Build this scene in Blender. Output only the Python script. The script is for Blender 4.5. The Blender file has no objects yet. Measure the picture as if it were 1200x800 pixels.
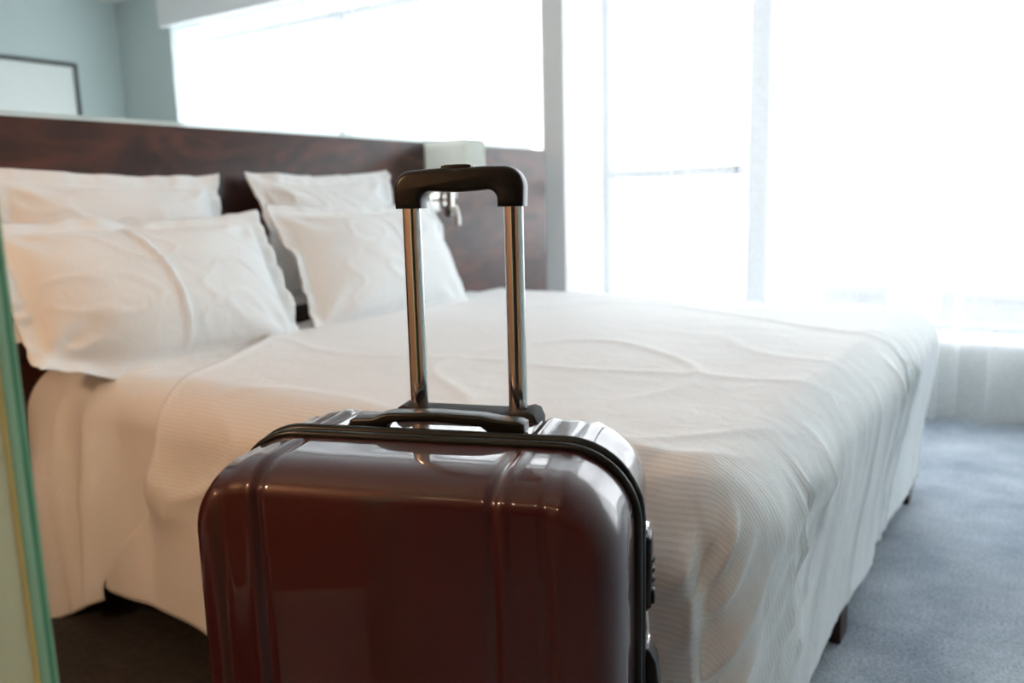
import bpy, bmesh, math, random
import numpy as np
from mathutils import Vector, Matrix

random.seed(7)
np.random.seed(7)
scene = bpy.context.scene
COL = scene.collection

# ------------------------------------------------------------------ camera
# world: X from headboard to foot of bed, Y towards the window wall, Z up
cam_data = bpy.data.cameras.new('camera')
cam_data.sensor_width = 36.0
cam_data.lens = 29.504
cam_data.clip_start = 0.02
cam_data.clip_end = 400
cam_data.dof.use_dof = True
cam_data.dof.focus_distance = 1.08
cam_data.dof.aperture_fstop = 3.4
cam = bpy.data.objects.new('camera', cam_data)
COL.objects.link(cam)
FW = Vector((-0.54775294, 0.81966094, -0.16769812))
RT = Vector((0.83354041, 0.55188663, -0.02513023))
UP = Vector((-0.07195208, 0.15354832, 0.98551804))
mw = Matrix((RT, UP, -FW)).transposed().to_4x4()
mw.translation = Vector((2.4205, -1.1174, 1.0805))
cam.matrix_world = mw
scene.camera = cam

# ------------------------------------------------------------------ world and exposure
SKY = 5.3
world = bpy.data.worlds.new('overcast_sky')
scene.world = world
world.use_nodes = True
bg = world.node_tree.nodes['Background']
bg.inputs['Color'].default_value = (0.915, 0.957, 1.0, 1)
bg.inputs['Strength'].default_value = SKY
vs = scene.view_settings
vs.view_transform = 'Standard'
vs.look = 'None'
vs.exposure = 0.13
vs.gamma = 1.0
vs.use_curve_mapping = False
scene.cycles.max_bounces = 12
scene.cycles.diffuse_bounces = 6
scene.cycles.transparent_max_bounces = 24
scene.cycles.sample_clamp_indirect = 8.0
scene.cycles.use_denoising = True

# ------------------------------------------------------------------ helpers
def tag(o, label=None, cat=None, group=None, kind=None):
    if label: o['label'] = label
    if cat: o['category'] = cat
    if group: o['group'] = group
    if kind: o['kind'] = kind
    return o

def empty(name, loc=(0, 0, 0), rz=0.0):
    o = bpy.data.objects.new(name, None)
    o.empty_display_size = 0.05
    o.location = loc
    o.rotation_euler = (0, 0, rz)
    COL.objects.link(o)
    return o

def link(name, me, mat, parent=None, smooth=False):
    if mat is not None and len(me.materials) == 0:
        me.materials.append(mat)
    if smooth:
        me.polygons.foreach_set('use_smooth', [True] * len(me.polygons))
    me.update()
    o = bpy.data.objects.new(name, me)
    COL.objects.link(o)
    if parent is not None:
        o.parent = parent
    return o

def raw(name, verts, faces, mat, parent=None, smooth=True, uvs=None):
    me = bpy.data.meshes.new(name)
    me.from_pydata([tuple(map(float, v)) for v in verts], [], faces)
    if uvs is not None:
        lay = me.uv_layers.new(name='UVMap')
        vi = np.empty(len(me.loops), dtype=np.int32)
        me.loops.foreach_get('vertex_index', vi)
        lay.data.foreach_set('uv', np.asarray(uvs, dtype=np.float32)[vi].ravel())
    return link(name, me, mat, parent, smooth)

def bm_out(name, bm, mat, parent=None, smooth=False, angle=None):
    bmesh.ops.recalc_face_normals(bm, faces=bm.faces[:])
    me = bpy.data.meshes.new(name)
    bm.to_mesh(me)
    bm.free()
    o = link(name, me, mat, parent, smooth)
    if angle:
        me.set_sharp_from_angle(angle=angle)
    return o

def add_box(bm, lo, hi, bev=0.0, seg=2):
    r = bmesh.ops.create_cube(bm, size=1.0)
    vs_ = r['verts']
    for v in vs_:
        v.co = Vector((lo[i] + (v.co[i] + .5) * (hi[i] - lo[i]) for i in range(3)))
    if bev > 0:
        es = list({e for v in vs_ for e in v.link_edges})
        bmesh.ops.bevel(bm, geom=es, offset=bev, segments=seg, profile=0.5, affect='EDGES')

def box(name, lo, hi, mat, parent=None, bev=0.0, seg=2):
    bm = bmesh.new()
    add_box(bm, lo, hi, bev, seg)
    return bm_out(name, bm, mat, parent, smooth=bev > 0, angle=math.radians(40) if bev > 0 else None)

def prism(name, poly, axis, lo, hi, mat, parent=None, bev=0.0, seg=3):
    """polygon in the two other axes, extruded along axis (0,1,2) from lo to hi"""
    bm = bmesh.new()
    others = [i for i in range(3) if i != axis]
    def mk(p, d):
        c = [0, 0, 0]
        c[others[0]], c[others[1]], c[axis] = p[0], p[1], d
        return bm.verts.new(c)
    A = [mk(p, lo) for p in poly]
    B = [mk(p, hi) for p in poly]
    bm.faces.new(A)
    bm.faces.new(B[::-1])
    n = len(poly)
    for i in range(n):
        bm.faces.new((A[i], B[i], B[(i + 1) % n], A[(i + 1) % n]))
    bmesh.ops.recalc_face_normals(bm, faces=bm.faces[:])
    if bev > 0:
        caps = [e for e in bm.edges if (e.verts[0] in A and e.verts[1] in A) or (e.verts[0] in B and e.verts[1] in B)]
        bmesh.ops.bevel(bm, geom=caps, offset=bev, segments=seg, profile=0.5, affect='EDGES')
    return bm_out(name, bm, mat, parent, smooth=True, angle=math.radians(50))

def tube(name, pts, radius, mat, parent=None, closed=False, n=12, squash=1.0):
    pts = [Vector(p) for p in pts]
    verts, faces = [], []
    m = len(pts)
    for i, p in enumerate(pts):
        if closed:
            t = (pts[(i + 1) % m] - pts[i - 1]).normalized()
        else:
            t = (pts[min(i + 1, m - 1)] - pts[max(i - 1, 0)]).normalized()
        ref = Vector((0, 1, 0)) if abs(t.y) < 0.9 else Vector((1, 0, 0))
        s = t.cross(ref).normalized()
        w = s.cross(t).normalized()
        for k in range(n):
            a = 2 * math.pi * k / n
            verts.append(p + s * (radius * math.cos(a)) + w * (radius * squash * math.sin(a)))
    for i in range(m if closed else m - 1):
        for k in range(n):
            a, b = i * n + k, i * n + (k + 1) % n
            c, d = ((i + 1) % m) * n + (k + 1) % n, ((i + 1) % m) * n + k
            faces.append((a, b, c, d))
    if not closed:
        faces.append(tuple(range(n))[::-1])
        faces.append(tuple((m - 1) * n + k for k in range(n)))
    o = raw(name, verts, faces, mat, parent, smooth=True)
    o.data.set_sharp_from_angle(angle=math.radians(60))
    return o

def lathe(name, prof, mat, parent=None, n=32, loc=(0, 0, 0), axis='Z'):
    verts, faces = [], []
    for r, h in prof:
        for k in range(n):
            a = 2 * math.pi * k / n
            c, s = r * math.cos(a), r * math.sin(a)
            v = (c, s, h) if axis == 'Z' else ((h, c, s) if axis == 'X' else (c, h, s))
            verts.append((v[0] + loc[0], v[1] + loc[1], v[2] + loc[2]))
    for i in range(len(prof) - 1):
        for k in range(n):
            faces.append((i * n + k, i * n + (k + 1) % n, (i + 1) * n + (k + 1) % n, (i + 1) * n + k))
    faces.append(tuple(range(n))[::-1])
    faces.append(tuple((len(prof) - 1) * n + k for k in range(n)))
    o = raw(name, verts, faces, mat, parent, smooth=True)
    o.data.set_sharp_from_angle(angle=math.radians(40))
    return o

_P = np.random.RandomState(3).rand(256, 256)
def vnoise(x, y, seed=0):
    x = np.asarray(x, float) + seed * 17.31
    y = np.asarray(y, float) + seed * 9.77
    xi, yi = np.floor(x).astype(int), np.floor(y).astype(int)
    fx, fy = x - xi, y - yi
    fx = fx * fx * fx * (fx * (fx * 6 - 15) + 10)
    fy = fy * fy * fy * (fy * (fy * 6 - 15) + 10)
    g = lambda a, b: _P[a % 256, b % 256]
    v = (g(xi, yi) * (1 - fx) + g(xi + 1, yi) * fx) * (1 - fy) + (g(xi, yi + 1) * (1 - fx) + g(xi + 1, yi + 1) * fx) * fy
    return v * 2 - 1
def fbm(x, y, seed=0, o=3):
    return sum(vnoise(np.asarray(x) * 2 ** k, np.asarray(y) * 2 ** k, seed + k) * .5 ** k for k in range(o))
def ridge(x, y, seed=0, p=3):
    return (1 - np.abs(vnoise(x, y, seed))) ** p
def sst(a, b, x):
    t = np.clip((np.asarray(x, float) - a) / (b - a), 0, 1)
    return t * t * (3 - 2 * t)

def grid_faces(nu, nv, off=0, flip=False):
    i, j = np.meshgrid(np.arange(nu - 1), np.arange(nv - 1), indexing='ij')
    a = (i * nv + j).ravel() + off
    f = np.stack([a, a + nv, a + nv + 1, a + 1], 1)
    if flip:
        f = f[:, ::-1]
    return f.tolist()

# ------------------------------------------------------------------ materials
def new_mat(name):
    m = bpy.data.materials.new(name)
    m.use_nodes = True
    nt = m.node_tree
    return m, nt, nt.nodes['Principled BSDF'], nt.nodes, nt.links

def mat_plain(name, col, rough=0.5, metal=0.0, coat=0.0, coat_rough=0.05, bump=0.0, bscale=200.0, var=0.0, vscale=3.0):
    m, nt, b, N, L = new_mat(name)
    b.inputs['Base Color'].default_value = (*col, 1)
    b.inputs['Roughness'].default_value = rough
    b.inputs['Metallic'].default_value = metal
    b.inputs['Coat Weight'].default_value = coat
    b.inputs['Coat Roughness'].default_value = coat_rough
    tc = N.new('ShaderNodeTexCoord')
    if var > 0:
        n = N.new('ShaderNodeTexNoise'); n.inputs['Scale'].default_value = vscale; n.inputs['Detail'].default_value = 5
        L.new(tc.outputs['Object'], n.inputs['Vector'])
        r = N.new('ShaderNodeValToRGB')
        r.color_ramp.elements[0].color = (*[c * (1 - var) for c in col], 1)
        r.color_ramp.elements[1].color = (*[min(1, c * (1 + var)) for c in col], 1)
        r.color_ramp.elements[0].position = .3; r.color_ramp.elements[1].position = .7
        L.new(n.outputs['Fac'], r.inputs['Fac']); L.new(r.outputs['Color'], b.inputs['Base Color'])
    if bump > 0:
        n2 = N.new('ShaderNodeTexNoise'); n2.inputs['Scale'].default_value = bscale; n2.inputs['Detail'].default_value = 4
        L.new(tc.outputs['Object'], n2.inputs['Vector'])
        bp = N.new('ShaderNodeBump'); bp.inputs['Strength'].default_value = bump; bp.inputs['Distance'].default_value = .002
        L.new(n2.outputs['Fac'], bp.inputs['Height']); L.new(bp.outputs['Normal'], b.inputs['Normal'])
    return m

def mat_wood():
    m, nt, b, N, L = new_mat('mahogany_veneer')
    tc = N.new('ShaderNodeTexCoord'); mp = N.new('ShaderNodeMapping')
    mp.inputs['Scale'].default_value = (1, 1.0, 2.2)
    L.new(tc.outputs['Object'], mp.inputs['Vector'])
    n = N.new('ShaderNodeTexNoise'); n.inputs['Scale'].default_value = 3.2; n.inputs['Detail'].default_value = 8; n.inputs['Distortion'].default_value = 1.4
    L.new(mp.outputs['Vector'], n.inputs['Vector'])
    r = N.new('ShaderNodeValToRGB'); cr = r.color_ramp
    cr.elements[0].position = .3; cr.elements[0].color = (.018, .006, .0045, 1)
    cr.elements[1].position = .72; cr.elements[1].color = (.105, .030, .017, 1)
    e = cr.elements.new(.5); e.color = (.048, .016, .011, 1)
    L.new(n.outputs['Fac'], r.inputs['Fac']); L.new(r.outputs['Color'], b.inputs['Base Color'])
    b.inputs['Roughness'].default_value = .45
    b.inputs['Specular IOR Level'].default_value = .25
    b.inputs['Coat Weight'].default_value = .25
    b.inputs['Coat Roughness'].default_value = .22
    n2 = N.new('ShaderNodeTexNoise'); n2.inputs['Scale'].default_value = 5
    L.new(tc.outputs['Object'], n2.inputs['Vector'])
    bp = N.new('ShaderNodeBump'); bp.inputs['Strength'].default_value = .15; bp.inputs['Distance'].default_value = .01
    L.new(n2.outputs['Fac'], bp.inputs['Height']); L.new(bp.outputs['Normal'], b.inputs['Coat Normal'])
    return m

def mat_linen(name, col, stripe=0.0, period=.0095):
    m, nt, b, N, L = new_mat(name)
    b.inputs['Base Color'].default_value = (*col, 1)
    b.inputs['Roughness'].default_value = .75
    b.inputs['Sheen Weight'].default_value = .25
    b.inputs['Sheen Roughness'].default_value = .4
    tc = N.new('ShaderNodeTexCoord')
    n = N.new('ShaderNodeTexNoise'); n.inputs['Scale'].default_value = 14; n.inputs['Detail'].default_value = 5; n.inputs['Distortion'].default_value = .6
    L.new(tc.outputs['Object'], n.inputs['Vector'])
    bp = N.new('ShaderNodeBump'); bp.inputs['Strength'].default_value = .28; bp.inputs['Distance'].default_value = .012
    L.new(n.outputs['Fac'], bp.inputs['Height'])
    if stripe > 0:
        uv = N.new('ShaderNodeUVMap'); uv.uv_map = 'UVMap'
        sp = N.new('ShaderNodeSeparateXYZ'); L.new(uv.outputs['UV'], sp.inputs['Vector'])
        mu = N.new('ShaderNodeMath'); mu.operation = 'MULTIPLY'; mu.inputs[1].default_value = 2 * math.pi / period
        L.new(sp.outputs['Y'], mu.inputs[0])
        si = N.new('ShaderNodeMath'); si.operation = 'SINE'; L.new(mu.outputs[0], si.inputs[0])
        mr = N.new('ShaderNodeMapRange'); mr.inputs['From Min'].default_value = -.3; mr.inputs['From Max'].default_value = .3
        L.new(si.outputs[0], mr.inputs['Value'])
        mx = N.new('ShaderNodeMix'); mx.data_type = 'RGBA'
        mx.inputs['A'].default_value = (*[c * (1 - stripe) for c in col], 1)
        mx.inputs['B'].default_value = (*col, 1)
        L.new(mr.outputs[0], mx.inputs['Factor']); L.new(mx.outputs['Result'], b.inputs['Base Color'])
        ro = N.new('ShaderNodeMapRange'); ro.inputs['To Min'].default_value = .8; ro.inputs['To Max'].default_value = .5
        L.new(mr.outputs[0], ro.inputs['Value']); L.new(ro.outputs[0], b.inputs['Roughness'])
        bp2 = N.new('ShaderNodeBump'); bp2.inputs['Strength'].default_value = .35; bp2.inputs['Distance'].default_value = .0006
        L.new(mr.outputs[0], bp2.inputs['Height']); L.new(bp.outputs['Normal'], bp2.inputs['Normal'])
        L.new(bp2.outputs['Normal'], b.inputs['Normal'])
    else:
        L.new(bp.outputs['Normal'], b.inputs['Normal'])
    return m

def mat_sheer(name, fac, col=(.95, .955, .955), dif=.6):
    m, nt, b, N, L = new_mat(name)
    N.remove(b)
    out = N['Material Output']
    tr = N.new('ShaderNodeBsdfTransparent'); tr.inputs['Color'].default_value = (1, 1, 1, 1)
    tl = N.new('ShaderNodeBsdfTranslucent'); tl.inputs['Color'].default_value = (*col, 1)
    df = N.new('ShaderNodeBsdfDiffuse'); df.inputs['Color'].default_value = (*col, 1)
    m1 = N.new('ShaderNodeMixShader'); m1.inputs[0].default_value = dif
    L.new(tl.outputs[0], m1.inputs[1]); L.new(df.outputs[0], m1.inputs[2])
    tc = N.new('ShaderNodeTexCoord'); w = N.new('ShaderNodeTexNoise'); w.inputs['Scale'].default_value = 60
    L.new(tc.outputs['Object'], w.inputs['Vector'])
    mr = N.new('ShaderNodeMapRange'); mr.inputs['To Min'].default_value = fac - .05; mr.inputs['To Max'].default_value = fac + .05
    L.new(w.outputs['Fac'], mr.inputs['Value'])
    m2 = N.new('ShaderNodeMixShader'); L.new(mr.outputs[0], m2.inputs[0])
    L.new(tr.outputs[0], m2.inputs[1]); L.new(m1.outputs[0], m2.inputs[2])
    L.new(m2.outputs[0], out.inputs['Surface'])
    return m

def mat_glass(name, tint=(.98, .985, .985)):
    m, nt, b, N, L = new_mat(name)
    N.remove(b)
    out = N['Material Output']
    tr = N.new('ShaderNodeBsdfTransparent'); tr.inputs['Color'].default_value = (*tint, 1)
    gl = N.new('ShaderNodeBsdfGlossy'); gl.inputs['Roughness'].default_value = .02
    mx = N.new('ShaderNodeMixShader')
    mx.inputs[0].default_value = .04
    L.new(tr.outputs[0], mx.inputs[1]); L.new(gl.outputs[0], mx.inputs[2])
    L.new(mx.outputs[0], out.inputs['Surface'])
    return m

def mat_frosted(name):
    m, nt, b, N, L = new_mat(name)
    N.remove(b)
    out = N['Material Output']
    tr = N.new('ShaderNodeBsdfTransparent'); tr.inputs['Color'].default_value = (.93, .98, .97, 1)
    tl = N.new('ShaderNodeBsdfTranslucent'); tl.inputs['Color'].default_value = (.9, .96, .95, 1)
    df = N.new('ShaderNodeBsdfDiffuse'); df.inputs['Color'].default_value = (.85, .92, .91, 1)
    m1 = N.new('ShaderNodeMixShader'); m1.inputs[0].default_value = .5
    L.new(tl.outputs[0], m1.inputs[1]); L.new(df.outputs[0], m1.inputs[2])
    m2 = N.new('ShaderNodeMixShader'); m2.inputs[0].default_value = .6
    L.new(tr.outputs[0], m2.inputs[1]); L.new(m1.outputs[0], m2.inputs[2])
    L.new(m2.outputs[0], out.inputs['Surface'])
    return m

def mat_carpet():
    m, nt, b, N, L = new_mat('blue_carpet')
    tc = N.new('ShaderNodeTexCoord')
    n = N.new('ShaderNodeTexNoise'); n.inputs['Scale'].default_value = 3.5; n.inputs['Detail'].default_value = 8; n.inputs['Roughness'].default_value = .65
    L.new(tc.outputs['Object'], n.inputs['Vector'])
    r = N.new('ShaderNodeValToRGB'); cr = r.color_ramp
    cr.elements[0].position = .32; cr.elements[0].color = (.23, .285, .37, 1)
    cr.elements[1].position = .68; cr.elements[1].color = (.52, .585, .66, 1)
    L.new(n.outputs['Fac'], r.inputs['Fac'])
    n2 = N.new('ShaderNodeTexNoise'); n2.inputs['Scale'].default_value = 130; n2.inputs['Detail'].default_value = 4
    L.new(tc.outputs['Object'], n2.inputs['Vector'])
    mr = N.new('ShaderNodeMapRange'); mr.inputs['From Min'].default_value = .3; mr.inputs['From Max'].default_value = .7
    mr.inputs['To Min'].default_value = .55; mr.inputs['To Max'].default_value = 1.3
    L.new(n2.outputs['Fac'], mr.inputs['Value'])
    mx = N.new('ShaderNodeMix'); mx.data_type = 'RGBA'; mx.blend_type = 'MULTIPLY'; mx.inputs['Factor'].default_value = 1
    L.new(r.outputs['Color'], mx.inputs['A']); L.new(mr.outputs[0], mx.inputs['B'])
    L.new(mx.outputs['Result'], b.inputs['Base Color'])
    b.inputs['Roughness'].default_value = .95
    b.inputs['Sheen Weight'].default_value = .3
    bp = N.new('ShaderNodeBump'); bp.inputs['Strength'].default_value = .9; bp.inputs['Distance'].default_value = .006
    L.new(n2.outputs['Fac'], bp.inputs['Height']); L.new(bp.outputs['Normal'], b.inputs['Normal'])
    return m

M_wood = mat_wood()
M_darkwood = mat_plain('dark_stained_wood', (.05, .022, .014), .4, var=.3, vscale=9)
M_wall = mat_plain('pale_blue_green_paint', (.58, .69, .68), .8, bump=.1, bscale=120)
M_wallwarm = mat_plain('oak_wall_panelling', (.42, .21, .10), .5, var=.3, vscale=4)
M_white = mat_plain('white_paint', (.86, .89, .885), .6, bump=.05, bscale=90)
M_lowwall = mat_plain('grey_green_low_wall_paint', (.60, .64, .62), .8, bump=.1, bscale=120)
M_ceil = mat_plain('ceiling_paint', (.85, .87, .86), .9, bump=.05)
M_frame = mat_plain('window_frame_paint', (.45, .49, .52), .45, bump=.03)
M_carpet = mat_carpet()
M_floor_shade = mat_plain('dark_brown_floor_shade', (.030, .024, .021), .95, bump=.9, bscale=160, var=.35, vscale=60)  # painted shade for the floor slab by the bed
M_hall = mat_plain('hallway_dark_panel', (.025, .015, .011), .6, var=.2)
M_linen = mat_linen('white_cotton', (.87, .89, .895))
M_duvet = mat_linen('white_striped_satin', (.87, .885, .89), stripe=.055)
M_matt = mat_linen('mattress_ticking', (.8, .8, .78))
M_sheer = mat_sheer('sheer_voile', .36)
M_glass = mat_glass('window_glass')
M_frost = mat_frosted('frosted_glass')
M_roof = mat_plain('grey_roof_felt', (.13, .135, .145), .9, var=.15, vscale=.4)
M_doorp = mat_plain('sage_cream_lacquer', (.68, .61, .36), .35, var=.1, vscale=2.5)
M_doorg = mat_plain('green_edge_lacquer', (.10, .34, .17), .3, var=.05)
M_doorl = mat_plain('light_green_lacquer', (.36, .58, .36), .3, var=.05)
M_doory = mat_plain('yellow_bead_lacquer', (.80, .60, .20), .35, var=.05)
M_shade = mat_sheer('lamp_shade_fabric', .80, (.93, .95, .92), .25)
M_steel = mat_plain('brushed_nickel', (.72, .72, .68), .28, metal=1.0, bump=.05, bscale=300)
M_brass = mat_plain('dark_shade_rim', (.16, .18, .10), .5, var=.1)
M_print = mat_plain('pale_picture_print', (.80, .87, .83), .5, var=.03, vscale=2)
M_picframe = mat_plain('dark_picture_frame', (.06, .07, .07), .5, var=.2)

def mat_shell():
    m, nt, b, N, L = new_mat('burgundy_polycarbonate')
    tc = N.new('ShaderNodeTexCoord')
    n = N.new('ShaderNodeTexNoise'); n.inputs['Scale'].default_value = 900; n.inputs['Detail'].default_value = 2
    L.new(tc.outputs['Object'], n.inputs['Vector'])
    r = N.new('ShaderNodeValToRGB'); cr = r.color_ramp
    cr.elements[0].position = .35; cr.elements[0].color = (.030, .002, .003, 1)
    cr.elements[1].position = .7; cr.elements[1].color = (.052, .0045, .0055, 1)
    L.new(n.outputs['Fac'], r.inputs['Fac']); L.new(r.outputs['Color'], b.inputs['Base Color'])
    b.inputs['Metallic'].default_value = .0
    b.inputs['Specular IOR Level'].default_value = .25
    b.inputs['Roughness'].default_value = .42
    b.inputs['Coat Weight'].default_value = 1.0
    b.inputs['Coat Roughness'].default_value = .035
    b.inputs['Coat IOR'].default_value = 1.48
    n3 = N.new('ShaderNodeTexNoise'); n3.inputs['Scale'].default_value = 16; n3.inputs['Detail'].default_value = 1
    L.new(tc.outputs['Object'], n3.inputs['Vector'])
    bp = N.new('ShaderNodeBump'); bp.inputs['Strength'].default_value = .05; bp.inputs['Distance'].default_value = .01
    L.new(n3.outputs['Fac'], bp.inputs['Height']); L.new(bp.outputs['Normal'], b.inputs['Coat Normal'])
    return m
M_shell = mat_shell()
M_black = mat_plain('black_plastic', (.007, .0075, .0075), .30, bump=.05, bscale=400)
M_blackmat = mat_plain('black_rubber', (.006, .008, .008), .30, bump=.02)
for m_ in (M_black, M_blackmat):
    m_.node_tree.nodes['Principled BSDF'].inputs['Specular IOR Level'].default_value = .3
M_tape = mat_plain('black_zip_tape', (.006, .007, .007), .7, bump=.4, bscale=500)
M_chrome = mat_plain('polished_aluminium', (.80, .78, .76), .13, metal=1.0, bump=.01)
M_tyre = mat_plain('grey_wheel_rubber', (.04, .04, .045), .6, var=.1)
# ------------------------------------------------------------------ room shell
XB, XF, YN, YW, ZC = -4.31, 4.3, -1.75, 3.18, 2.75
YG = 3.60           # glazing plane
ZS = 0.368          # sill height
def struct(o, label, cat):
    return tag(o, label, cat, kind='structure')

fl = box('floor', (XB - .2, -3.6, -.1), (XF + .2, YG + .1, 0), M_carpet)
struct(fl, 'mottled blue-grey carpet covering the bedroom floor', 'carpet')
ce = box('ceiling', (XB - .2, -3.6, ZC), (XF + .2, YG + .1, ZC + .1), M_ceil)
struct(ce, 'plain white ceiling over the bedroom', 'ceiling')
w = box('wall_back', (XB - .12, YN, 0), (XB, YW + .05, ZC), M_wall)
struct(w, 'pale blue-green wall behind the headboard with the framed picture', 'wall')
w = box('wall_foot', (XF, YN, 0), (XF + .12, YG, ZC), M_wall)
struct(w, 'pale blue-green wall beyond the foot of the bed', 'wall')

# window wall: pier in the corner, column, low wall with deep sill, lintel
w = empty('wall_window')
struct(w, 'window wall with corner pier, column, deep sill and curtain pelmet', 'wall')
box('corner_pier', (XB, YW, 0), (-3.60, YW + .06, ZC), M_wall, w)
box('corner_return', (XB - .12, YW + .06, 0), (XB, YG + .08, ZC), M_white, w)
box('column', (-.150, 3.10, 0), (-.008, YG + .08, ZC), M_white, w)
box('low_wall', (XB, 3.28, 0), (-.150, YG + .08, ZS - .03), M_lowwall, w)
box('low_wall', (-.008, 3.28, 0), (XF, YG + .08, ZS - .03), M_lowwall, w)
box('sill', (XB, 3.255, ZS - .03), (-.150, YG + .08, ZS), M_white, w, bev=.004)
box('sill', (-.008, 3.255, ZS - .03), (XF, YG + .08, ZS), M_white, w, bev=.004)
box('lintel', (XB, 3.30, 2.46), (XF, YG + .08, ZC), M_white, w)
box('pelmet', (-3.60, 3.075, 2.455), (XF, 3.105, ZC), M_white, w)

# near wall with the doorway behind the camera
DX0, DX1 = 1.86, 2.78
w = empty('wall_near')
struct(w, 'oak-panelled wall on the near side with the doorway', 'wall')
box('wall_panel', (XB, YN - .12, 0), (DX0 - .02, YN, ZC), M_wallwarm, w)
box('wall_panel', (DX1, YN - .12, 0), (XF, YN, ZC), M_wallwarm, w)
box('door_header', (DX0 - .02, YN - .12, 2.12), (DX1, YN, ZC), M_wallwarm, w)
w = empty('wall_hallway')
struct(w, 'dark hallway walls beyond the doorway', 'wall')
box('hall_end', (1.2, -3.5, 0), (3.4, -3.4, ZC), M_hall, w)
box('hall_side', (1.2, -3.4, 0), (1.3, YN - .12, ZC), M_hall, w)
box('hall_side', (3.3, -3.4, 0), (3.4, YN - .12, ZC), M_hall, w)
b_ = box('baseboard_near', (XB, YN, 0), (DX0 - .06, YN + .014, .09), M_white, bev=.003)
struct(b_, 'white skirting board along the near wall', 'baseboard')

floor_shade = box('bedside_floor_shade', (.17, -1.72, .0005), (1.44, .90, .008), M_floor_shade, bev=.003)  # added dark slab; its colour stands in for shade beside and under the bed
tag(floor_shade, 'thin dark brown slab added for the floor shade beside and under the bed', 'floor_shade')
# windows --------------------------------------------------------------
def window(name, x0, x1, z0, z1, mull, trans, label):
    w = empty(name, (0, 0, 0))
    struct(w, label, 'window')
    y0, y1 = YG - .03, YG + .03
    bm = bmesh.new()
    add_box(bm, (x0, y0, z0), (x0 + .045, y1, z1), .004)
    add_box(bm, (x1 - .045, y0, z0), (x1, y1, z1), .004)
    add_box(bm, (x0 + .045, y0, z0), (x1 - .045, y1, z0 + .04), .004)
    add_box(bm, (x0 + .045, y0, z1 - .05), (x1 - .045, y1, z1), .004)
    bm_out('window_frame', bm, M_frame, w)
    xs = [x0 + .045]
    for (a, b) in mull:
        box('mullion', (a, y0 - .03, z0 + .04), (b, y1, z1 - .05), M_frame, w, bev=.006)
        xs += [a, b]
    xs.append(x1 - .045)
    for (a, b, c, d) in trans:
        box('transom', (a, y0 - .015, c), (b, y1, d), M_frame, w, bev=.006)
    for i in range(0, len(xs), 2):
        box('pane', (xs[i], YG - .004, z0 + .04), (xs[i + 1], YG + .004, z1 - .05), M_glass, w)
    return w
window('window_1', XB, -.150, ZS, 2.46, [(-2.20, -2.14)], [],
       'wide bright window behind the headboard seen through sheer curtains')
window('window_2', -.008, XF, ZS, 2.46, [(.895, 1.015), (2.75, 2.85)], [(.037, .895, 1.178, 1.236)],
       'tall bright window beside the bed with a mullion and transom')

# outside: a lower flat roof beyond the right window
rb = empty('neighbouring_building', (-4.99, 28.59, -14), -math.atan2(2.685, 81.37))
tag(rb, 'flat grey roof of a lower building faintly seen outside the right window', 'building')
box('roof', (0, 0, 11.7), (60, 85, 12), M_roof, rb)
box('parapet', (0, 0, 12), (.4, 85, 12.25), M_white, rb)
box('facade', (.3, .3, 0), (59.7, 84.7, 11.7), M_roof, rb)

# sheer curtains -------------------------------------------------------
def curtain(x0, x1, y, z0, z1, seed, label, dens=9.0, amp=.028):
    n = int((x1 - x0) / .009)
    nz = 26
    xs = np.linspace(x0, x1, n)
    zs = np.linspace(z0, z1, nz)
    X, Z = np.meshgrid(xs, zs, indexing='ij')
    h = (Z - z0) / (z1 - z0)
    ph = X * dens + .9 * vnoise(X * 2.3, X * 0, seed)
    am = amp * (.55 + .6 * (vnoise(X * 1.7, X * 0 + 3, seed + 5) * .5 + .5)) * (1.0 - .35 * h)
    Y = y + am * np.sin(ph * 2 * math.pi) + .006 * vnoise(X * 6, Z * 1.1, seed + 9) * (1 - h)
    Y += .012 * vnoise(X * 3, Z * .7, seed + 2) * (1 - h)
    Zb = Z + (1 - h) * .008 * np.sin(ph * 2 * math.pi + 1)
    Xo = np.clip(X + (.13 / dens) * np.sin(ph * 4 * math.pi + .6) * (.7 + .3 * vnoise(X * 2.1, X * 0, seed + 12)), x0, x1)
    V = np.stack([Xo, Y, Zb], -1).reshape(-1, 3)
    o = raw('sheer_curtain', V, grid_faces(n, nz), M_sheer)
    tag(o, label, 'curtain', 'sheer curtains along the window wall')
    return o
curtain(-3.598, -1.75, 3.185, .012, 2.725, 1, 'sheer white curtain above the left half of the headboard, by the corner pier', dens=8)
curtain(-1.74, -.155, 3.200, .012, 2.725, 2, 'sheer white curtain above the right half of the headboard, left of the column', dens=7)
curtain(-.003, .95, 3.195, .012, 2.725, 3, 'sheer white curtain just right of the column, in front of the transom', dens=5)
curtain(.96, 2.40, 3.180, .012, 2.725, 4, 'sheer white curtain right of the mullion, hanging behind the bed foot', dens=3.3, amp=.055)
curtain(2.41, 4.25, 3.195, .012, 2.725, 5, 'sheer white curtain nearest the foot wall', dens=5)
rl = tube('curtain_rail', [(-3.59, 3.19, 2.741), (4.25, 3.19, 2.741)], .008, M_white)
tag(rl, 'white curtain rail hidden behind the pelmet', 'rail')

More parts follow.
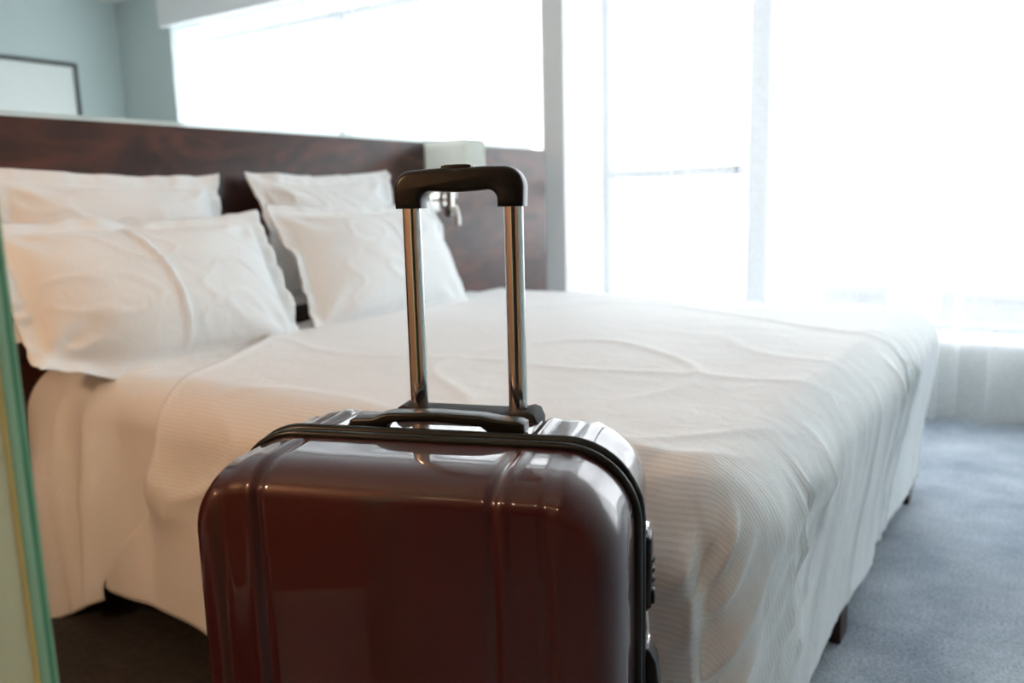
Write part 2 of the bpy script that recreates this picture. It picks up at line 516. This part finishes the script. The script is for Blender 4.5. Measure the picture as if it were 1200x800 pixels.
# framed picture on the back wall
pc = empty('framed_picture', (XB, 2.1, 1.55))
tag(pc, 'large pale print in a thin dark frame on the blue-green wall', 'picture')
bm = bmesh.new()
PW, PH = .685, .675
add_box(bm, (.002, -PW, PH - .028), (.03, PW, PH), .003)
add_box(bm, (.002, -PW, 0), (.03, PW, .028), .003)
add_box(bm, (.002, -PW, .028), (.03, -PW + .028, PH - .028), .003)
add_box(bm, (.002, PW - .028, .028), (.03, PW, PH - .028), .003)
bm_out('frame', bm, M_picframe, pc)
box('print', (.002, -PW + .028, .028), (.012, PW - .028, PH - .028), M_print, pc)

# ------------------------------------------------------------------ headboard partition
HB, HE = 1.336, 2.874
hd = empty('headboard', (0, 0, 0))
tag(hd, 'long glossy mahogany headboard partition behind the pillows', 'headboard')
box('partition_core', (-.14, -1.25, 0), (-.02, HE - .004, HB - .004), M_white, hd)
box('veneer_panel', (-.02, -1.25, 0), (0, HE, HB), M_wood, hd, bev=.004)
box('end_panel', (-.14, HE - .004, 0), (-.0205, HE + .014, HB), M_wood, hd, bev=.003)
box('frosted_cap', (-.10, -1.25, HB - .004), (-.075, HE - .02, HB + .022), M_frost, hd)

# ------------------------------------------------------------------ bed
BW, BL, BT = 2.11, 2.05, .655
bed = empty('bed', (0, 0, 0))
tag(bed, 'wide double bed with a dark wooden base and short legs', 'bed')
box('bed_base', (.02, .06, .12), (BL - .06, BW - .06, .30), M_darkwood, bed, bev=.01)
bm = bmesh.new()
add_box(bm, (.015, .055, .30), (BL - .055, BW - .055, BT - .045), .055, 5)
bm_out('mattress', bm, M_matt, bed, smooth=True, angle=math.radians(60))
for (x, y) in ((.12, .14), (1.996, .90), (.12, BW - .14), (1.985, BW - .14), (1.98, .14), (1.0, BW / 2), (.12, BW / 2)):
    prism('leg', [(x - .028, y - .035), (x + .028, y - .035), (x + .028, y + .035), (x - .028, y + .035)], 2, 0, .12, M_darkwood, bed, bev=.004)

def drape(name, mat, head, foot_drop, near_drop, far_drop, lift, seed, mode, label, cat, step=.0115, R=.115):
    """cloth laid over the bed: unfolded coordinates a (head to foot) and b (near to far)"""
    x1 = BL if foot_drop > 0 else head[1]
    x0f = head[0]
    b = np.arange(-near_drop, BW + far_drop + 1e-6, step)
    xmax = BL if foot_drop > 0 else .8
    t = np.linspace(0, 1, int((xmax + foot_drop - .2) / step) + 1)
    T, Bc = np.meshgrid(t, b, indexing='ij')
    x0 = x0f(Bc)
    A = x0 + T * ((x1(Bc) if callable(x1) else x1) + foot_drop - x0)
    inset = R
    xa, ya0, ya1 = BL - inset + lift, inset - lift, BW - inset + lift
    ex = np.maximum(A - xa, 0) if foot_drop > 0 else A * 0
    ey = np.where(Bc < ya0, ya0 - Bc, np.where(Bc > ya1, Bc - ya1, 0))
    sg = np.where(Bc < BW / 2, -1., 1.)
    p = 5.0
    d = (ex ** p + ey ** p) ** (1 / p)
    ang = np.arctan2(ey, ex)
    nx, ny = np.where(d > 0, np.cos(ang), 0), np.where(d > 0, np.sin(ang), 0) * sg
    bx, by = np.minimum(A, xa) if foot_drop > 0 else A, np.clip(Bc, ya0, ya1)
    q = math.pi / 2 * R
    th = np.minimum(d, q) / R
    out = R * np.sin(th)
    dn = R * (1 - np.cos(th)) + np.maximum(d - q, 0)
    # perimeter coordinate: near side -> foot -> far side
    s = np.where(sg < 0, bx + (math.pi / 2 - ang) * .22 * (ex > 0), bx)
    s = np.where((ex > 0), np.where(sg < 0, BL + (math.pi / 2 - ang) * .22, BL + BW + .4 - (math.pi / 2 - ang) * .22), s)
    s = np.where((ex > 0) & (ey <= 0), BL + .35 + (by - ya0), s)
    side = sst(.02, .22, d)
    low = sst(.05, .45, d)
    n_out = np.zeros_like(d)
    n_up = np.zeros_like(d)
    if mode == 'duvet':
        # broad billow of the sides and vertical folds
        n_out += .012 * side * fbm(s * 2.2, dn * 1.2, seed, 2)
        foot = sst(BL + .25, BL + .55, s) * (1 - sst(BL + 2.3, BL + 2.6, s))
        wob = s + .05 * vnoise(s * 2.0, dn * 3.0, seed + 4) + .10 * (dn - .3)
        n_out += foot * side * (.022 * ridge(wob * 3.6, dn * .7, seed + 7, 4) + .020 * ridge(wob * 7.5, dn * 1.1, seed + 8, 6) + .010 * ridge(wob * 15, dn * 1.6, seed + 9, 5)) * (.35 + .65 * sst(-.3, .5, vnoise(s * 1.7, dn * 1.5, seed + 10)))
        # slanting wrinkles round the near foot corner
        corner = sst(BL - .05, BL + .08, s) * (1 - sst(BL + .55, BL + .95, s)) * sst(.10, .24, d)
        phs = (dn + .62 * s) * 11.0 + .9 * vnoise(s * 4, dn * 3, seed) 
        wr = (.5 + .5 * np.sin(phs * 2 * math.pi * .85)) ** 2.5 * (.25 + .75 * sst(-.4, .5, vnoise(s * 5, dn * 4.5, seed + 11)))
        n_out += corner * .020 * wr
        n_out += corner * .010 * fbm(s * 5, dn * 4, seed + 13, 2)
        # the side panel folded over at the near foot corner
        s0 = BL + .075 + .05 * dn
        n_out += .034 * (1 - sst(-.007, .007, s - s0)) * sst(BL - .5, BL - .05, s) * sst(.12, .20, d)
        n_out -= .020 * np.exp(-((s - s0 - .030) / .022) ** 2) * sst(.13, .19, d) * (1 - sst(.22, .40, d)) * (sg < 0)
        n_out += .026 * np.exp(-((s - s0 - (.25 - d) * .95) / .020) ** 2) * sst(.09, .15, d) * (1 - sst(.23, .30, d)) * (sg < 0)
        # near side: soft billows and dents
        near = (sg < 0) * (1 - sst(BL - .1, BL + .1, s))
        n_out += near * side * .014 * ridge(s * 4.2 + dn * 3.4, dn * 5.5 - s * 1.6, seed + 21, 3)
        n_out += near * side * .022 * np.exp(-((s - .66) / .10) ** 2) * np.exp(-((dn - .20) / .10) ** 2)
        n_out -= near * side * .03 * np.exp(-((s - .60) / .05) ** 2) * np.exp(-((dn - .36) / .16) ** 2)
        n_out += near * low * .012
        n_out -= .045 * sst(.12, .60, d) * sst(BL + .15, BL + .40, s)
        # top: long soft creases
        top = 1 - sst(0, .12, d)
        n_up += top * (.006 * fbm(A * 1.6, Bc * 1.6, seed + 30, 3) + .006 * ridge(A * .9 + Bc * 1.5, Bc * .8 - A * 1.7, seed + 33, 12))
        n_up += top * .004 * ridge(A * 2.1 - Bc * 1.0, Bc * 2.3, seed + 36, 14)
        n_up += top * .02 * np.exp(-((Bc - BW / 2) / .8) ** 2)
        n_up += .007 * np.exp(-((T * (xmax + foot_drop - .2)) / .015) ** 2)
        dn = dn * (1 + .03 * vnoise(s * 2.0, s * 0, seed + 40) * low)
    else:
        near = (sg < 0)
        hang = 1 - sst(.36, .50, s)
        n_out += near * side * hang * (.030 * np.sin(2 * math.pi * (s * 4.2 + .25 * dn + .30)) * low + .05 * low)
        n_out += near * side * hang * .012 * ridge(s * 11, dn * 2.0, seed + 3, 3)
        n_out -= near * side * (1 - hang) * .02
        top = 1 - sst(0, .12, d)
        n_up += top * (.006 * fbm(A * 3, Bc * 3, seed + 30, 3) + .008 * ridge(A * 3.0, Bc * 1.2, seed + 33, 6))
        dn = dn * (1 + .03 * vnoise(s * 3.0, s * 0, seed + 40) * low - .16 * sst(.18, .46, s) * low)
    X = bx + nx * (out + n_out)
    Y = by + ny * (out + n_out)
    Z = BT + lift - dn + n_up
    V = np.stack([X, Y, Z], -1).reshape(-1, 3)
    nu, nv = A.shape
    uv = np.stack([A, Bc], -1).reshape(-1, 2)
    o = raw(name, V, grid_faces(nu, nv), mat, None, True, uv)
    so = o.modifiers.new('thickness', 'SOLIDIFY'); so.thickness = .006; so.offset = -1
    return tag(o, label, cat)

# sheet turned down between the pillows and the duvet, hanging over the near side
drape('top_sheet', M_linen, (lambda b: .10 + 0 * b, lambda b: .80 - .38 * sst(.0, 1.0, b) - .37 * sst(.08, .60, -b)), 0, .625, .40, .004, 5, 'sheet',
      'plain white sheet tucked under the pillows, its folds hanging at the left', 'bed sheet')
drape('duvet', M_duvet, (lambda b: .70 - .42 * sst(-.05, .95, b) - .30 * sst(.10, .62, -b), None), .558, .530, .545, .016, 2, 'duvet',
      'large white satin-striped duvet draped over the bed to below the base', 'duvet')

# ------------------------------------------------------------------ pillows
def pillow(loc, hw, hh, T, lean, yaw, roll, seed, label, crease=None, flange=.045, sag=0.0, curl=0.0, tuck=0.0):
    nu, nv = 84, 60
    u = np.linspace(-1, 1, nu); v = np.linspace(-1, 1, nv)
    U, V = np.meshgrid(u, v, indexing='ij')
    fu, fv = flange / hw, flange / hh
    iu, iv = np.clip(np.abs(U) / (1 - fu), 0, 1), np.clip(np.abs(V) / (1 - fv), 0, 1)
    th = T * ((1 - iu ** 3.2) * (1 - iv ** 2.6)) ** .62
    px = hw * U * (1 - .055 * (1 - V ** 2)) 
    py = hh * V * (1 - .075 * (1 - U ** 2) * (V > 0) - .02 * (1 - U ** 2) * (V <= 0))
    py = py + tuck * sst(.25, 1, -U) * sst(-.2, 1, -V)
    px = px + .55 * tuck * sst(.5, 1, -U) * sst(-.3, 1, -V)
    corner = (np.abs(U) * np.abs(V)) ** 4
    fl = np.maximum(sst(1 - 1.4 * fu, 1, np.abs(U)), sst(1 - 1.4 * fv, 1, np.abs(V)))
    wav = fl * (.020 * vnoise(U * 3.1, V * 2.7, seed) + .010 * vnoise(U * 9, V * 9, seed + 1))
    body = (1 - fl) * np.minimum(1, th / (T * .35))
    wr = .010 * fbm(U * 1.6, V * 1.4, seed + 3, 2) + .006 * ridge(U * 3.2 + V * 2.2, V * 2.3 - U * 1.8, seed + 5, 8)
    rad = np.hypot(np.abs(U) - 1, np.abs(V) - 1)
    angc = np.arctan2(1 - np.abs(V) + 1e-3, 1 - np.abs(U) + 1e-3)
    wr += .010 * np.exp(-((rad - .35) / .25) ** 2) * np.sin(angc * 11 + seed)
    if crease:
        cu, sl, amp_ = crease
        wr += amp_ * np.exp(-((U - cu - sl * V - .03 * vnoise(V * 2, V * 0, seed)) / .018) ** 2) * (1 - sst(.75, .95, np.abs(V)))
    bend = sag * (1 - V) ** 2 * .25
    front = np.stack([px, py, th + body * wr + wav + bend + curl * corner * (V < 0) * (U < 0)], -1)
    back = np.stack([px, py, -th * .55 + wav + bend - .004 + curl * corner * (V < 0) * (U < 0)], -1)
    Vs = np.concatenate([front.reshape(-1, 3), back.reshape(-1, 3)])
    n = nu * nv
    F = grid_faces(nu, nv) + grid_faces(nu, nv, n, True)
    rim = [i * nv for i in range(nu)] + [(nu - 1) * nv + j for j in range(1, nv)] + [i * nv + nv - 1 for i in range(nu - 2, -1, -1)] + [j for j in range(nv - 2, 0, -1)]
    for k in range(len(rim)):
        a, b = rim[k], rim[(k + 1) % len(rim)]
        F.append((b, a, a + n, b + n))
    o = raw('pillow', Vs, F, M_linen)
    # local x -> world +Y, local y -> up the slope, local z -> towards the foot
    ex = Vector((0, 1, 0)); ez = Vector((math.cos(lean), 0, math.sin(lean))); ey = ez.cross(ex)
    R = Matrix((ex, ey, ez)).transposed()
    R = Matrix.Rotation(yaw, 3, 'Z') @ R @ Matrix.Rotation(roll, 3, 'Z')
    m = R.to_4x4(); m.translation = Vector(loc)
    o.matrix_world = m
    return tag(o, label, 'pillow', 'pillows against the headboard')

pillow((.125, .315, .965), .365, .235, .085, math.radians(14), 0, math.radians(-1.5), 11,
       'white pillow against the headboard, behind the left front pillow')
pillow((.125, 1.170, .970), .355, .240, .085, math.radians(14), 0, math.radians(1.0), 12,
       'white pillow against the headboard, behind the right front pillow')
pillow((.345, .270, .862), .435, .235, .105, math.radians(30), 0, math.radians(0.0), 13,
       'large white pillow at the near left, front of its pair, with a long vertical crease', crease=(-.10, -.10, .012), sag=-.035, curl=.04, tuck=.060)
pillow((.335, 1.175, .872), .430, .240, .100, math.radians(28), 0, math.radians(0), 14,
       'large white pillow at the right, front of its pair, just left of the wall lamp', crease=(.10, -.12, .006), sag=-.035)

# ------------------------------------------------------------------ reading lamp on the headboard
lp = empty('wall_lamp', (0, 1.90, 1.0))
tag(lp, 'box-shaped pale reading lamp fixed to the headboard with a nickel bracket', 'lamp')
x0, x1, y0, y1, z0, z1 = .012, .237, -.070, .072, .135, .331
bm = bmesh.new()
t_ = .003
add_box(bm, (x0, y0, z0), (x1, y0 + t_, z1)); add_box(bm, (x0, y1 - t_, z0), (x1, y1, z1))
add_box(bm, (x1 - t_, y0 + t_, z0), (x1, y1 - t_, z1)); add_box(bm, (x0, y0 + t_, z0), (x0 + t_, y1 - t_, z1))
add_box(bm, (x0 + t_, y0 + t_, z1 - .02), (x1 - t_, y1 - t_, z1 - .017))
sh = bm_out('shade', bm, M_shade, lp)
for zz in (z1, z0 - .004):
    bm = bmesh.new()
    ring = [(x0, y0 - .002), (x1 + .002, y0 - .002), (x1 + .002, y1 + .002), (x0, y1 + .002), (x0, y1 - .003), (x1 - .003, y1 - .003), (x1 - .003, y0 + .003), (x0, y0 + .003)]
    lo_ = [bm.verts.new((p[0], p[1], zz)) for p in ring]; hi_ = [bm.verts.new((p[0], p[1], zz + .005)) for p in ring]
    bm.faces.new(lo_[::-1]); bm.faces.new(hi_)
    for k in range(8):
        bm.faces.new((lo_[k], lo_[(k + 1) % 8], hi_[(k + 1) % 8], hi_[k]))
    bm_out('rim', bm, M_brass, sh)
box('backplate', (0, -.05, .03), (.012, .03, .125), M_steel, lp, bev=.003)
box('arm', (.012, -.022, .075), (.115, -.006, .090), M_steel, lp, bev=.003)
bm = bmesh.new()
add_box(bm, (.060, -.040, .045), (.082, -.020, .120), .002); add_box(bm, (.108, -.040, .045), (.130, -.020, .120), .002)
add_box(bm, (.082, -.040, .045), (.108, -.020, .058), .002); add_box(bm, (.082, -.040, .108), (.108, -.020, .120), .002)
bk = bm_out('bracket', bm, M_steel, lp)
tube('stem', [(.12, 0, .09), (.12, 0, .15)], .008, M_steel, lp)
lathe('knuckle', [(.019, -.05), (.022, -.045), (.022, -.015), (.019, -.01)], M_steel, lp, loc=(.115, 0, .028), axis='Y')
tube('switch_lever', [(.140, -.03, .052), (.152, -.034, .030), (.160, -.036, .002), (.160, -.037, -.028)], .010, M_steel, lp)

# ------------------------------------------------------------------ suitcase
SW, SD, SZ, SH, SB = .492, .2967, .1363, .8039, .055
sc_ = empty('suitcase', (1.8397 + .0075, -.51 + .0028, 0), .33)
tag(sc_, 'large glossy burgundy hard-shell suitcase with extended handle beside the bed', 'suitcase')
RC, RE = .082, .033
GROOVES = [(-.196, .0035), (-.146, .0045), (.116, .0045), (.172, .0035)]
def ring_cols(e):
    """top half of the outline inset by e, from left to right, as (a, h above the middle)"""
    hw, hh, r = SW / 2 - e, (SH - SB) / 2 - e, RC - e
    pts = []
    for k in range(13):
        a = math.pi - k / 12 * math.pi / 2
        pts.append((-hw + r + r * math.cos(a), hh - r + r * math.sin(a)))
    nst = 96
    for k in range(1, nst):
        pts.append((-hw + r + (2 * hw - 2 * r) * k / nst, hh))
    for k in range(13):
        a = math.pi / 2 - k / 12 * math.pi / 2
        pts.append((hw - r + r * math.cos(a), hh - r + r * math.sin(a)))
    return pts
def groove(a):
    g = 0
    for c, d in GROOVES:
        g += d * math.exp(-((a - c) / .0045) ** 2) - .55 * d * math.exp(-((a - c - math.copysign(.011, c)) / .006) ** 2)
    # the panel outside the inner pair sits slightly lower
    if a < -.143: g += .0012 * min(1, (-.143 - a) / .006)
    if a > .120: g += .0012 * min(1, (a - .120) / .006)
    return g
def shell(name, y_face, y_seam, grooves, parent):
    sgn = 1 if y_seam > y_face else -1
    prof = [(0, y_seam, 0.0), (0, y_seam - sgn * .012, 0.0)]
    nseg = 4
    DE = .058
    straight0, straight1 = y_seam - sgn * .012, y_face + sgn * DE
    for k in range(1, nseg + 1):
        prof.append((0, straight0 + (straight1 - straight0) * k / nseg, 0.0))
    for k in range(1, 19):
        ph = k / 18 * math.pi / 2
        prof.append((RE * (1 - math.cos(ph)), y_face + sgn * DE * (1 - math.sin(ph)), ph))
    Mv = 14
    zc = (SH + SB) / 2
    verts, faces, rings = [], [], []
    for (e, y, ph) in prof:
        cols = ring_cols(e)
        K = len(cols)
        hh = cols[0][1]
        idx = []
        ring = [(a, h) for a, h in cols]
        right = [(cols[-1][0], cols[-1][1] * (1 - 2 * j / Mv)) for j in range(1, Mv)]
        bot = [(a, -h) for a, h in reversed(cols)]
        left = [(cols[0][0], -cols[0][1] * (1 - 2 * j / Mv)) for j in range(1, Mv)]
        for (a, h) in ring + right + bot + left:
            g = groove(a) if grooves else 0.0
            # normal of the profile: outward blends to the face direction
            flat = 1.0 if abs(h) > cols[-1][1] + 1e-6 or ph > 1.2 else math.sin(ph)
            gy = g * math.sin(ph) * flat
            gh = g * math.cos(ph) * flat * (1 if h > 0 else -1) * sst(0, .03, abs(y - y_seam))
            verts.append((a, y + sgn * gy, zc + h - gh))
            idx.append(len(verts) - 1)
        rings.append(idx)
    n = len(rings[0])
    for r in range(len(rings) - 1):
        for k in range(n):
            faces.append((rings[r][k], rings[r][(k + 1) % n], rings[r + 1][(k + 1) % n], rings[r + 1][k]))
    # flat face filled by columns between the mirrored top and bottom points
    last = rings[-1]
    cols = ring_cols(RE)
    K = len(cols)
    top = last[:K]; right = last[K:K + Mv - 1]; bot = last[K + Mv - 1:2 * K + Mv - 1][::-1]; left = last[2 * K + Mv - 1:][::-1]
    grid = []
    for k in range(K):
        if k == 0: col = [top[0]] + left + [bot[0]]
        elif k == K - 1: col = [top[k]] + right + [bot[k]]
        else:
            a, h = cols[k]
            col = [top[k]]
            for j in range(1, Mv):
                verts.append((a, y_face + sgn * (groove(a) if grooves else 0), zc + h * (1 - 2 * j / Mv)))
                col.append(len(verts) - 1)
            col.append(bot[k])
        grid.append(col)
    for k in range(K - 1):
        for j in range(Mv):
            faces.append((grid[k][j], grid[k][j + 1], grid[k + 1][j + 1], grid[k + 1][j]))
    bm = bmesh.new()
    vv = [bm.verts.new(v) for v in verts]
    for f in faces:
        try: bm.faces.new([vv[i] for i in f])
        except ValueError: pass
    return bm_out(name, bm, M_shell, parent, smooth=True)
shell('front_shell', 0.0, SZ - .012, True, sc_)
shell('back_shell', SD, SZ + .012, True, sc_)
def outline(off, y):
    cols = ring_cols(-off)
    zc = (SH + SB) / 2
    keep = cols[:13] + cols[13:-13:8] + cols[-13:]
    return [(a, y, zc + h) for a, h in keep] + [(a, y, zc - h) for a, h in reversed(keep)]
zt = raw('zip_tape', *(lambda P, Q: (P + Q, [(i, (i + 1) % len(P), len(P) + (i + 1) % len(P), len(P) + i) for i in range(len(P))]))(outline(-.002, SZ - .013), outline(-.002, SZ + .013)), M_tape, sc_)
tube('piping', outline(.0015, SZ - .0105), .0058, M_blackmat, sc_, closed=True, n=10)
tube('piping', outline(.0025, SZ + .0095), .0068, M_blackmat, sc_, closed=True, n=10)

# trolley: plate, two rods, grip
RL, RR, RY = -.0505, .083, SD - .050
prism('trolley_plate', [(-.082, .803), (-.074, .816), (-.066, .8195), (-.058, .8175), (-.050, .8135), (.080, .8125), (.090, .8145), (.100, .8170), (.108, .814), (.113, .803), (.113, .794), (-.082, .794)],
      1, RY - .022, RY + .026, M_tape, sc_, bev=.003)
for a in (RL, RR):
    tube('trolley_rod', [(a, RY, .60), (a, RY, .95), (a, RY, 1.085)], .0122, M_chrome, sc_, n=28, squash=.72)
def arc(cx, cz, r, a0, a1, n):
    return [(cx + r * math.cos(math.radians(a0 + (a1 - a0) * k / n)), cz + r * math.sin(math.radians(a0 + (a1 - a0) * k / n))) for k in range(n + 1)]
g0, g1 = RL - .0180, RR + .0165
poly = [(g0 + .001, 1.071)] + arc(g0 + .024, 1.094, .024, 180, 90, 8)
poly += [(g0 + .05, 1.1195), (.001, 1.1200), (.013, 1.1185), (.025, 1.1200), (g1 - .05, 1.1205)]
poly += arc(g1 - .026, 1.094, .026, 90, 0, 8) + [(g1 - .001, 1.071)]
poly += [(RR - .0175, 1.071)] + arc(RR - .0175 - .012, 1.080, .012, 0, 90, 6)
poly += [(RR - .045, 1.0908), ((RL + RR) / 2, 1.0898), (RL + .045, 1.0908)]
poly += arc(RL + .0175 + .012, 1.080, .012, 90, 180, 6) + [(RL + .0175, 1.071)]
gr = prism('grip', poly, 1, RY - .016, RY + .016, M_black, sc_, bev=.007, seg=4)
bpoly = [(u - .011, z) for u, z in [(.004, 1.1185), (.005, 1.1225), (.010, 1.1236), (.024, 1.1240), (.038, 1.1238), (.043, 1.1228), (.044, 1.1185), (.024, 1.114)]]
prism('release_button', bpoly, 1, RY - .009, RY + .009, M_black, gr, bev=.0015)
for a in (RL, RR + .003):
    lathe('screw', [(.0025, -.0010), (.0024, -.0004), (.0010, -.0002)], M_blackmat, gr, n=14, loc=(a, RY - .0165, 1.080), axis='Y')

# carry handle on the top
hb0, hb1 = SZ + .018, SZ + .046
cp = [(-.108, .803), (-.110, .810), (-.109, .8165), (-.104, .8190), (-.078, .8205), (-.068, .8250), (-.058, .8275), (.005, .8300), (.060, .8280), (.080, .8250), (.106, .8230), (.113, .8200), (.114, .803),
      (.074, .803), (.068, .8090), (.060, .8150), (.005, .8190), (-.050, .8165), (-.060, .8120), (-.066, .803)]
ch = prism('carry_handle', cp, 1, hb0, hb1, M_black, sc_, bev=.0035, seg=3)
for a0, a1 in ((-.114, -.102), (.107, .119)):
    box('handle_clip', (a0, hb0 + .002, .800), (a1, hb1 - .002, .812), M_chrome, ch, bev=.003)

# combination lock and side handle on the right flank
LY = SZ + .016
lk = box('lock', (SW / 2 - .004, LY, .605), (SW / 2 + .0145, LY + .032, .694), M_black, sc_, bev=.005, seg=3)
box('lock_plate', (SW / 2 - .003, LY + .002, .692), (SW / 2 + .011, LY + .030, .704), M_chrome, lk, bev=.003)
for k in range(3):
    lathe('number_dial', [(.007, -.003), (.009, -.002), (.009, .002), (.007, .003)], M_tyre, lk, n=16, loc=(SW / 2 + .009, LY + .012, .664 - k * .012), axis='Z')
box('slider', (SW / 2 + .010, LY + .003, .612), (SW / 2 + .0185, LY + .018, .628), M_black, lk, bev=.002)
tube('zip_puller', [(SW / 2 + .008, LY, .606), (SW / 2 + .010, LY, .585), (SW / 2 + .007, LY - .002, .562)], .0028, M_chrome, lk)
sp = [(SW / 2 - .002, .555), (SW / 2 + .012, .555), (SW / 2 + .020, .540), (SW / 2 + .028, .47), (SW / 2 + .028, .41), (SW / 2 + .020, .35), (SW / 2 + .012, .335), (SW / 2 - .002, .335),
      (SW / 2 - .002, .37), (SW / 2 + .008, .385), (SW / 2 + .014, .42), (SW / 2 + .014, .47), (SW / 2 + .008, .508), (SW / 2 - .002, .522)]
shd = prism('side_handle', sp, 1, LY, LY + .032, M_black, sc_, bev=.003)
box('handle_clip', (SW / 2 - .001, LY + .002, .553), (SW / 2 + .012, LY + .030, .564), M_chrome, shd, bev=.003)

# spinner wheels
for a in (-.19, .19):
    for b in (.05, SD - .05):
        hs = lathe('wheel_housing', [(.024, .046), (.030, .052), (.032, .075), (.020, .085)], M_black, sc_, n=24, loc=(a, b, 0))
        for s in (-1, 1):
            lathe('wheel', [(.019, -.007), (.025, -.005), (.025, .005), (.019, .007)], M_tyre, hs, n=24, loc=(a + s * .010, b, .025), axis='X')
        tube('axle', [(a - .018, b, .025), (a + .018, b, .025)], .005, M_chrome, hs)
        box('fork', (a - .003, b - .012, .022), (a + .003, b + .012, .052), M_black, hs)

# ------------------------------------------------------------------ open door leaf at the near left
dr = empty('door_1', (1.826, YN + .01, 0), math.radians(0))
struct(dr, 'pale sage door leaf with green and yellow edge strips at the near left', 'door')
DL = .905
cuts = [('door_leaf', 0, DL - .0165, M_doorp, 0), ('yellow_bead', DL - .0165, DL - .0130, M_doory, .001), ('light_green_strip', DL - .0130, DL - .0060, M_doorl, .0015),
        ('green_edge', DL - .0060, DL - .0025, M_doorg, .001), ('edge_lip', DL - .0025, DL, M_doorl, 0)]
for nm, ya, yb, mt, pr in cuts:
    box(nm, (-.040, ya, .008), (pr, yb, 2.09), mt, dr, bev=.0008)

# ------------------------------------------------------------------ warm lamps by the entrance (outside the frame)
M_glow = mat_plain('warm_lamp_glass', (.9, .8, .6), .4, var=.02)
M_glow.node_tree.nodes['Principled BSDF'].inputs['Emission Color'].default_value = (1, .62, .28, 1)
M_glow.node_tree.nodes['Principled BSDF'].inputs['Emission Strength'].default_value = 14
def bulb(parent, loc, power, col=(1.0, .60, .30), size=.05):
    ld = bpy.data.lights.new('bulb', 'POINT')
    ld.energy = power; ld.color = col; ld.shadow_soft_size = size
    lo = bpy.data.objects.new('bulb', ld)
    COL.objects.link(lo); lo.parent = parent; lo.location = loc
sc1 = empty('wall_sconce', (1.12, YN, 1.40))
tag(sc1, 'warm glass wall sconce on the near oak-panelled wall', 'wall lamp')
lathe('backplate', [(.05, .001), (.05, .010), (.040, .014)], M_steel, sc1, n=28, axis='Y')
tube('arm', [(0, .012, 0), (0, .06, -.01), (0, .085, .02)], .007, M_steel, sc1)
lathe('glass_cup', [(.030, .018), (.045, .03), (.055, .10), (.058, .14)], M_glow, sc1, n=28, loc=(0, .085, 0))
bulb(sc1, (0, .16, .17), 28, (1.0, .68, .42))
hl = empty('hall_ceiling_lamp', (2.35, -2.45, ZC))
tag(hl, 'warm round ceiling lamp in the dark hallway', 'ceiling light')
lathe('rim', [(.13, -.001), (.13, -.02), (.12, -.025)], M_steel, hl, n=36)
lathe('diffuser', [(.12, -.025), (.115, -.05), (.08, -.065), (.02, -.07)], M_glow, hl, n=36)
bulb(hl, (0, 0, -.16), 23, (1.0, .66, .40))
